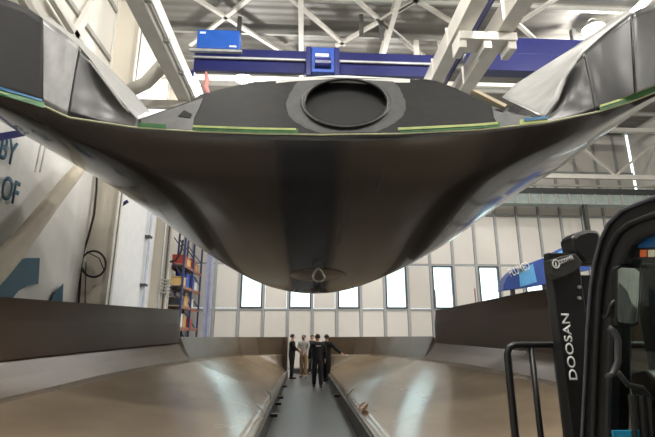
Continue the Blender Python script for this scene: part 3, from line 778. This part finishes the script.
def person(loc, rz, label, top, legs, hairm, arms, hgt=1.78, stride=0., hood=False, mask=False, bald=False, print_=False):
    k = hgt / 1.78
    P = empty('person', (loc[0], loc[1], .008), label, 'person', rz=rz)
    s = lambda x, y, z: V(x * k, y * k, z * k)
    # facing +Y ; joints
    hipz, kz, az = .93, .50, .09
    J = [(s(0, 0, .98), .10 * k), (s(0, .01, 1.15), .09 * k), (s(0, .01, 1.33), .10 * k), (s(0, 0, 1.43), .08 * k), (s(0, .005, 1.53), .055 * k), (s(0, .03, 1.585), .06 * k),
         (s(0, .03, 1.66), .085 * k), (s(0, .015, 1.735), .062 * k)]
    E = [(0, 1), (1, 2), (2, 3), (3, 4), (4, 5), (5, 6), (6, 7)]
    legJ = {}
    for sx, st in ((-1, stride), (1, -stride)):
        n = len(J)
        J += [(s(.095 * sx, 0, .90), .08 * k), (s(.10 * sx, st * .5 + .03 * abs(stride) * 4, kz), .062 * k), (s(.10 * sx, st, az), .042 * k), (s(.11 * sx, st + .14, .045), .035 * k)]
        E += [(0, n), (n, n + 1), (n + 1, n + 2), (n + 2, n + 3)]
    armJ = []
    for sx, (el, wr) in ((-1, arms[0]), (1, arms[1])):
        n = len(J)
        sh = s(.19 * sx, 0, 1.43); elb = s(*el); wri = s(*wr)
        d = (wri - elb).normalized(); side = V(sx, 0, 0); fw = d.cross(V(1, 0, 0)); fw = fw.normalized() if fw.length > .1 else V(0, 1, 0)
        lat = d.cross(fw).normalized()
        palm = wri + d * .07 * k
        J += [(sh, .062 * k), (elb, .045 * k), (wri, .03 * k), (palm, .034 * k)]
        E += [(3, n), (n, n + 1), (n + 1, n + 2), (n + 2, n + 3)]
        armJ.append((sh, elb, wri))
        for j in range(4):                       # fingers rooted in the palm
            q = len(J); o = fw * (.024 * (j - 1.5)) * k; L = (.062, .075, .07, .052)[j] * k
            J += [(palm + o + d * (.03 * k), .0095 * k), (palm + o + d * (.03 * k + L * .55), .0085 * k), (palm + o + d * (.03 * k + L * .9) + lat * .018 * k, .0075 * k)]
            E += [(n + 3, q), (q, q + 1), (q + 1, q + 2)]
        q = len(J)
        J += [(wri + fw * .042 * k + d * .05 * k, .011 * k), (wri + fw * .06 * k + d * .095 * k, .009 * k)]
        E += [(n + 2, q), (q, q + 1)]
    body = skin_mesh('body', J, E, SKIN, P)
    # face
    nose = B().ellipsoid(s(0, .118, 1.645), (.014 * k, .02 * k, .024 * k), 8, 6).build('nose', SKIN, P, smooth=True, local=True)
    for sx in (-1, 1):
        B().ellipsoid(s(.034 * sx, .098, 1.672), (.013 * k, .01 * k, .008 * k), 8, 6).build('eye', mat('eye_dark', (40, 32, 30), .3), P, smooth=True, local=True)
        B().ellipsoid(s(.085 * sx, .02, 1.655), (.012 * k, .02 * k, .032 * k), 8, 6).build('ear', SKIN, P, smooth=True, local=True)
    B().ellipsoid(s(0, .103, 1.605), (.024 * k, .01 * k, .007 * k), 8, 6).build('mouth', mat('lips', (150, 86, 80), .5), P, smooth=True, local=True)
    # hair : cap open at the face
    rows = []
    for i in range(8):
        a = math.pi * .5 * i / 7 * (1.15)
        row = []
        for j in range(18):
            b = 2 * math.pi * j / 18; front = max(0, math.sin(b))
            aa = a * (1 - .42 * front)
            row.append(s(.098 * math.sin(aa) * math.cos(b), .012 + .104 * math.sin(aa) * math.sin(b), 1.672 + .112 * math.cos(aa)))
        rows.append(row)
    B().grid(rows, closed=True).build('hair', hairm, P, smooth=True, local=True, solid=.006)
    # jacket
    T = [(s(0, 0, .80), .165 * k), (s(0, 0, .95), .17 * k), (s(0, .01, 1.15), .165 * k), (s(0, .01, 1.32), .18 * k), (s(0, 0, 1.44), .13 * k), (s(0, .0, 1.51), .08 * k)]
    TE = [(0, 1), (1, 2), (2, 3), (3, 4), (4, 5)]
    for sh, el, wr in armJ:
        n = len(T); T += [(sh, .09 * k), (el, .072 * k), (el + (wr - el) * .97, .055 * k)]; TE += [(4, n), (n, n + 1), (n + 1, n + 2)]
    jk = skin_mesh('jacket', T, TE, top, P)
    # widen the chest, hips stay
    for v in jk.data.vertices:
        if abs(v.co.x) < .2 * k and v.co.z > .7 * k: v.co.x *= 1.15; v.co.y *= .9
    if hood: B().ellipsoid(s(0, -.08, 1.50), (.11 * k, .06 * k, .07 * k), 12, 8).build('hood', top, P, smooth=True, local=True)
    if print_:
        B().box(s(-.085, -.163, 1.36), s(.085, -.152, 1.385)).build('back_print', M_WHITE, P, local=True)
    if mask: B().ellipsoid(s(0, .085, 1.61), (.062 * k, .045 * k, .045 * k), 10, 7).build('face_mask', M_BLACK, P, smooth=True, local=True)
    # trousers
    L = [(s(0, 0, 1.04), .135 * k), (s(0, 0, .93), .15 * k)]; LE = [(0, 1)]
    for sx, st in ((-1, stride), (1, -stride)):
        n = len(L); L += [(s(.095 * sx, 0, .84), .12 * k), (s(.10 * sx, st * .5 + .03 * abs(stride) * 4, kz), .095 * k), (s(.10 * sx, st, .20), .08 * k), (s(.10 * sx, st, .05), .075 * k)]
        LE += [(1, n), (n, n + 1), (n + 1, n + 2), (n + 2, n + 3)]
        sh = B()
        rw = []
        for yy, w, h in ((-.10, .03, .07), (-.08, .045, .10), (-.01, .045, .10), (.07, .048, .07), (.14, .045, .055), (.175, .02, .03)):
            rw.append([s(.105 * sx + w * math.cos(a), st + yy + .02, max(.002, h * .5 + h * .5 * math.sin(a))) for a in [2 * math.pi * q / 10 for q in range(10)]])
        sh.grid(rw, closed=True).build('shoe', M_BLACK, P, smooth=True, local=True)
    skin_mesh('trousers', L, LE, legs, P)
    return P
def foot(px, py): 
    p = atz(px, py, 0); return (p.x, p.y, 0)
NAVY = mat('dark_navy_cloth', (26, 27, 33), .8); BLK = mat('black_cloth', (22, 22, 24), .8); GREYH = mat('light_grey_hoodie', (176, 174, 168), .8)
KHA = mat('khaki_cloth', (160, 132, 96), .8); HAIRD = mat('dark_hair', (36, 30, 28), .6); HAIRG = mat('grey_hair', (110, 104, 98), .6); HAIRB = mat('brown_hair', (80, 58, 44), .6)
down = ((-.27, -.02, 1.16), (-.28, .08, .92)); downr = ((.27, -.02, 1.16), (.28, .08, .92))
crossed = ((-.26, .10, 1.18), (-.02, .26, 1.20)); crossedr = ((.26, .10, 1.18), (.05, .28, 1.16))
def at_floor(px, Y): p = at(px, 370, Y); return (p.x, Y, 0)
person(at_floor(317.5, 16.6), .12, 'person in navy jacket and trousers walking away in the centre', NAVY, NAVY, HAIRD, (down, downr), 1.80, .12, print_=True)
person(at_floor(303.5, 20.6), math.pi - .35, 'person in light grey hoodie and khaki trousers facing us', GREYH, KHA, HAIRG, (((-.25, .06, 1.17), (-.16, .25, 1.05)), ((.25, .06, 1.17), (.10, .25, 1.05))), 1.80, .03, hood=True, mask=True)
person(at_floor(291.6, 20.0), -1.4, 'person in black clothes standing at the left mould edge', BLK, BLK, HAIRD, (((-.26, .10, 1.18), (-.08, .28, 1.12)), ((.26, .08, 1.18), (.10, .28, 1.14))), 1.82, .02)
person(at_floor(312.0, 22.3), math.pi, 'person half hidden behind the navy jacket, reddish brown hair', NAVY, NAVY, HAIRB, (down, downr), 1.80, .02)
person(at_floor(326.5, 18.6), -.5, 'person in dark jacket reaching an arm out over the right mould', BLK, BLK, HAIRD, (down, ((.37, .08, 1.21), (.55, .20, 1.06))), 1.80, .05)
bm_ = bx('floor_beam', (XC - .62, 22.9, 0), (XC + .62, 23.15, .22), M_DSTEEL, bevel=.01); tag(bm_, 'low dark beam on the floor at the end of the walkway', 'beam')
wp = bx('walkway_overlay', (XC - .79, 4.6, 0.0), (XC + .79, 22.8, .006), mat('dark_walkway_layer', (84, 85, 87), .38, var=.3, scale=1.5, rvar=.1)); tag(wp, 'dark grey layer added over the walkway floor between the mould halves', 'floor layer')  # added dark layer; lets the floor around stay pale and bounce light

# ================================================================== FORKLIFT
XS = 1.75
fk = empty('forklift', (2.3, 2.4, 0), 'black forklift with glazed cab, mast and load backrest at right', 'forklift')
def sweep(name, pts, w, d, m, parent=fk):
    # rectangular section swept in the cab-side plane (x const)
    rows = []
    for i, p in enumerate(pts):
        t = (pts[min(i + 1, len(pts) - 1)] - pts[max(i - 1, 0)]).normalized(); n = V(0, -t.z, t.y)
        ww = w[i] if isinstance(w, (list, tuple)) else w
        rows.append([p + n * (ww / 2), p + n * (ww / 2) + V(d, 0, 0), p - n * (ww / 2) + V(d, 0, 0), p - n * (ww / 2)])
    b = B().grid(rows, closed=True); n = len(rows)
    b.f.append((0, 1, 2, 3)); b.f.append(tuple((n - 1) * 4 + i for i in (3, 2, 1, 0)))
    return b.build(name, m, parent, bevel=.015)
def avg(o, i): return [((a[0] + b[0]) / 2, (a[1] + b[1]) / 2) for a, b in zip(o, i)]
FO = [(580, 470), (581, 437), (584, 380), (586.5, 330), (590, 285), (594, 260), (600, 238), (608, 221), (622, 207), (640, 199), (662, 191)]
FI = [(606, 470), (607, 437), (608.5, 380), (610, 330), (613, 292), (617, 272), (622, 256), (629, 245), (638, 238.5), (648, 235), (668, 228)]
po_ = [atx(x, y, XS) for x, y in FO]; pi2 = [atx(x, y, XS) for x, y in FI]
y_last = .9; zo = po_[-1].z + .02; zi = pi2[-1].z + .02
po_ += [V(XS, 1.6, zo + .02), V(XS, y_last, zo)]; pi2 += [V(XS, 1.6, zi + .01), V(XS, y_last, zi)]
fr = B()
rows = []
for a, b in zip(po_, pi2): rows.append([a, a + V(.14, 0, 0), b + V(.14, 0, 0), b])
fr.grid(rows, closed=True); n = len(rows); fr.f.append((0, 1, 2, 3)); fr.f.append(tuple((n - 1) * 4 + i for i in (3, 2, 1, 0)))
cabf = fr.build('cab_frame', M_BLACK, fk, bevel=.02)
zlow = 1.0
yp0 = po_[0].y
seal = B().tube([p + V(-.01, 0, 0) for p in [a + (b - a) * .55 for a, b in zip(po_, pi2)]], .014, 8).build('door_seal', M_RUBBER, cabf, smooth=True)
seal2 = B().tube([p + V(-.012, 0, 0) for p in [a + (b - a) * .12 for a, b in zip(po_, pi2)]], .010, 8).build('edge_trim', mat('grey_edge_trim', (84, 84, 92), .35), cabf, smooth=True)
# pane in the side door
B().prism([p + V(.07, 0, 0) for p in pi2] + [V(XS + .07, y_last, zlow), V(XS + .07, pi2[0].y, zlow)], (.008, 0, 0)).build('side_window', M_TINT, fk)
# far side frame, roof, rear pillars
XF = XS + 1.05
fr2 = B(); rows = [[a + V(XF - XS, 0, 0), a + V(XF - XS + .1, 0, 0), a + (b - a) * .6 + V(XF - XS + .1, 0, 0), a + (b - a) * .6 + V(XF - XS, 0, 0)] for a, b in zip(po_, pi2)]
fr2.grid(rows, closed=True).build('far_cab_frame', M_BLACK, fk)
B().grid([[p + V(.1, 0, -.01), p + V(XF - XS, 0, -.01)] for p in po_[6:]]).build('cab_roof', M_BLACK, fk, solid=.03)
for x in (XS, XF): B().box((x, y_last - .1, .6), (x + .1, y_last, zo)).build('rear_pillar', M_BLACK, fk, bevel=.01)
q = atx(652, 300, XF)
B().box((XF - .02, q.y - .05, .9), (XF + .06, q.y + .02, zo - .1)).build('door_post', M_BLACK, fk)
# blue sun strip and header bar, stickers
XW = XS + .055
B().prism([atx(x, y, XW) for x, y in [(623, 248), (630, 241), (640, 236.5), (650, 233.5), (668, 227), (668, 247)]], (.01, 0, 0)).build('sun_strip', M_BTINT, fk)
B().prism([atx(x, y, XW) for x, y in [(619, 259), (623, 248), (668, 247), (668, 259)]], (.02, 0, 0)).build('header_bar', M_BLACK, fk)
for px, m in ((640, mat('orange_sticker', (216, 110, 60), .5)), (648, mat('cream_sticker', (214, 210, 190), .5))):
    B().prism([atx(x, y, XW - .003) for x, y in [(px, 250), (px + 6.5, 249.8), (px + 6.5, 257), (px, 257)]], (.004, 0, 0)).build('sticker', m, fk)
# mirror
mr = []
mo = [(616, 268), (620, 265), (636, 266), (642, 270), (641, 300), (639, 325), (634, 327), (617, 325), (615, 318), (616, 290)]
B().prism([at(x, y, 2.45 + (y - 296) * .0022) for x, y in mo], (0, .05, 0)).build('mirror_housing', M_BLACK, fk, bevel=.006)
mi = [(618, 270), (621, 267.5), (635, 268.5), (639.5, 272), (638.5, 300), (636.5, 322), (633, 324), (619, 322), (617.5, 316), (618, 290)]
B().prism([at(x, y, 2.444 + (y - 296) * .0022) for x, y in mi], (0, .008, 0)).build('mirror_glass', M_MIRR, fk)
B().tube([at(616, 300, 2.47), at(610, 306, 2.5), at(608, 314, 2.52), at(603, 318, 2.55)], .012, 8).build('mirror_arm', M_BLACK, fk, smooth=True)
B().tube([at(609, 328, 2.30), at(614, 331, 2.30), at(618, 340, 2.30), at(618, 362, 2.30), at(613, 374, 2.30), at(607, 377, 2.30)], .016, 8).build('grab_handle', mat('grey_handle', (58, 58, 60), .4), fk, smooth=True)
# cab interior
dsh = at(640, 376, 2.55)
B().prism([V(XS + .2, 2.5, .8), V(XS + .2, 2.5, dsh.z - .05), V(XS + .2, 2.62, dsh.z + .03), V(XS + .2, 2.74, dsh.z), V(XS + .2, 2.78, .8)], (.75, 0, 0)).build('dashboard', M_BLACK, fk, bevel=.02)
sw = V(XS + .52, 2.42, dsh.z + .02)
B().tube([sw + V(.17 * math.cos(a), .08 * math.sin(a) * .9, .13 * math.sin(a)) for a in [2 * math.pi * i / 24 for i in range(25)]], .015, 8).build('steering_wheel', M_RUBBER, fk, smooth=True)
B().tube([sw, V(sw.x, 2.62, dsh.z - .15)], .03, 8).build('steering_column', M_BLACK, fk)
for k in range(3):
    a = at(630 + k * 8, 395, 2.45)
    B().tube([V(a.x, 2.5, .9), V(a.x, 2.44, a.z)], [.01, .016], 8).build('lever', M_BLACK, fk)
B().tube([at(618, 372, 2.4), at(628, 385, 2.4), at(642, 388, 2.42), at(654, 402, 2.45), at(660, 430, 2.45)], .014, 8).build('hose', M_RUBBER, fk, smooth=True)
B().box((XS + .25, 1.0, .75), (XS + .85, 1.6, .95)).build('seat_cushion', M_RUBBER, fk, bevel=.04)
B().box((XS + .25, .95, .95), (XS + .85, 1.08, 1.6)).build('seat_back', M_RUBBER, fk, bevel=.04)
a = atx(606, 431, XS - .004); b = atx(640, 437, XS)
stx = at(609, 436, 2.52); sty = at(638, 429, 2.52)
B().box((stx.x, 2.48, stx.z - .08), (sty.x, 2.495, sty.z)).build('cyan_label', mat('cyan_label_paint', (40, 150, 190), .5), fk)
# chassis, wheels, counterweight
B().box((XS, .1, .35), (XF + .1, 2.7, 1.0)).build('chassis', mat('forklift_charcoal', (60, 60, 62), .45), fk, bevel=.06)
B().box((XS + .02, -.35, .35), (XF + .08, .1, 1.15)).build('counterweight', M_BLACK, fk, bevel=.1)
for x in (XS - .02, XF - .12):
    for y, r in ((.35, .30), (2.45, .36)):
        B().tube([(x, y, r), (x + .24, y, r)], r, 20).build('wheel', M_RUBBER, fk, bevel=.03)
# mast
YM = 3.45
ml = at(553.5, 285, YM).x; mw = at(583, 285, YM).x - ml
zmt = at(565, 262, YM).z
mL = B().box((ml, YM, .12), (ml + mw, YM + .12, zmt)).build('mast_upright', M_BLACK, fk, bevel=.012)
B().box((XF - .1, YM, .12), (XF - .1 + mw, YM + .12, zmt)).build('mast_upright', M_BLACK, fk, bevel=.012)
B().box((ml, YM + .02, zmt - .02), (XF - .1 + mw, YM + .1, zmt + .08)).build('mast_crossbar', M_BLACK, fk, bevel=.01)
B().box((ml + mw + .02, YM + .03, .2), (ml + mw + .12, YM + .13, zmt - .1)).build('inner_mast', M_BLACK, fk)
for py in (287, 298): 
    a = at(580, py, YM - .02)
    B().tube([a, a + V(0, .03, 0)], .013, 10).build('bolt', M_GALV, fk)
tp = at(573, 380, YM)
b = at(573.5, 381, YM - .002); t = at(569, 315, YM - .002)
lettering('lettering', 'DOOSAN', M_WHITE, mL, V(b.x + .028, YM - .004, b.z), (0, 0, 1), (-1, 0, 0), .062, .002, .015, 'LEFT', (t.z - b.z) / .062 * .72 / 4.15)
# plaque head and lamp housing on the mast
pl = [(549.5, 260), (562, 256), (575, 253), (579, 257), (583, 263), (577, 270), (566, 276), (556, 279), (551, 275)]
plq = B().prism([at(x, y, YM - .08) for x, y in pl], (0, .1, 0)).build('mast_plaque', mat('plaque_charcoal', (46, 45, 42), .45), fk, bevel=.01)
a = at(559.5, 264.5, YM - .082); d = (at(576, 258.5, YM - .082) - a)
lettering('lettering', 'DEXAMIR', M_WHITE, plq, V(a.x, YM - .083, a.z), d, V(-d.z, 0, d.x), .035, .002, .01, 'LEFT', .62)
em = at(556, 264, YM - .083)
B().tube([em + V(.026 * math.cos(x_), 0, .032 * math.sin(x_)) for x_ in [2 * math.pi * i / 20 for i in range(21)]], .005, 6).build('emblem_ring', M_WHITE, plq)
B().prism([em + V(-.008, 0, -.02), em + V(.008, 0, -.02), em + V(.003, 0, .02), em + V(-.003, 0, .02)], (0, .004, 0)).build('emblem_bar', M_WHITE, plq)
hs = [(572, 237), (578, 232), (588, 229), (600, 230), (603, 243), (598, 262), (584, 262), (576, 253)]
B().prism([at(x, y, YM - .05) for x, y in hs], (0, .2, 0)).build('lamp_housing', M_BLACK, fk, bevel=.03)
# load backrest and carriage
YL = 3.75
zt_ = at(520, 345, YL).z
xs_ = [at(px, 392, YL).x for px in (511, 536, 560)]
step = xs_[1] - xs_[0]
B().tube([V(xs_[0], YL, .25), V(xs_[0], YL, zt_ - .07), V(xs_[0] + .02, YL, zt_ - .02), V(xs_[0] + .07, YL, zt_), V(xs_[0] + 5.8 * step, YL, zt_), V(xs_[0] + 6 * step, YL, zt_ - .05), V(xs_[0] + 6 * step, YL, .25)], .03, 10).build('backrest_frame', M_BLACK, fk, smooth=True)
for k in range(1, 6):
    B().tube([V(xs_[0] + k * step, YL, .25), V(xs_[0] + k * step, YL, zt_)], .024, 10).build('backrest_bar', M_BLACK, fk, smooth=True)
B().box((xs_[0] - .03, YL - .08, .2), (xs_[0] + 6 * step + .03, YL + .03, .32)).build('carriage', M_BLACK, fk)
for k in (1.6, 4.4):
    B().box((xs_[0] + k * step - .06, YL, .06), (xs_[0] + k * step + .06, YL + .85, .10)).box((xs_[0] + k * step - .06, YL - .0, .06), (xs_[0] + k * step + .06, YL + .05, .5)).build('fork', M_DSTEEL, fk)

# ================================================================== BLUE PRINTED PANEL BEHIND THE FORKLIFT MAST
YS = 15.5
sg = empty('display_panel', at(530, 275, YS), 'blue printed panel with curved end and white lettering behind the forklift mast', 'sign')
o1 = [(503.5, 290.5), (504, 284), (507, 277), (511, 272.5), (516, 268.5), (530, 263), (545, 257.5), (550, 276), (553, 283), (530, 287)]
mp = B().prism([at(x, y, YS) for x, y in o1], (0, .5, 0)).build('main_panel', M_SIGNB, sg, bevel=.02)
B().prism([at(x, y, YS - .012) for x, y in [(519, 271), (533, 263.5), (537, 282), (520, 287)]], (0, .012, 0)).build('light_print', M_SIGNL, mp)
a = at(510.5, 276.5, YS - .014); b = at(532, 267.5, YS - .014); d = b - a
lettering('lettering', 'FLUMED', M_WHITE, mp, V(a.x, YS - .016, a.z - .02), d, V(-d.z, 0, d.x), .30, .004, .01, 'LEFT', d.length / .30 * .72 / 3.9)
B().prism([at(x, y, YS - .03) for x, y in [(544, 257.5), (547, 256), (552, 274), (549.5, 276)]], (0, .5, 0)).build('white_edge', M_WHITE, sg)
up = B().prism([at(x, y, YS) for x, y in [(547.5, 256), (573, 243), (590, 240), (590, 270), (552, 274)]], (0, .5, 0)).build('end_panel', M_SIGNB, sg)
B().prism([at(x, y, YS - .012) for x, y in [(554, 254), (569, 247.5), (569, 250.5), (555, 257)]], (0, .012, 0)).build('light_print', M_SIGNL, up)
for px in (515, 548): 
    p = at(px, 286, YS); B().box((p.x - .06, YS + .15, 0), (p.x + .06, YS + .3, p.z + .1)).build('post', M_DSTEEL, sg)
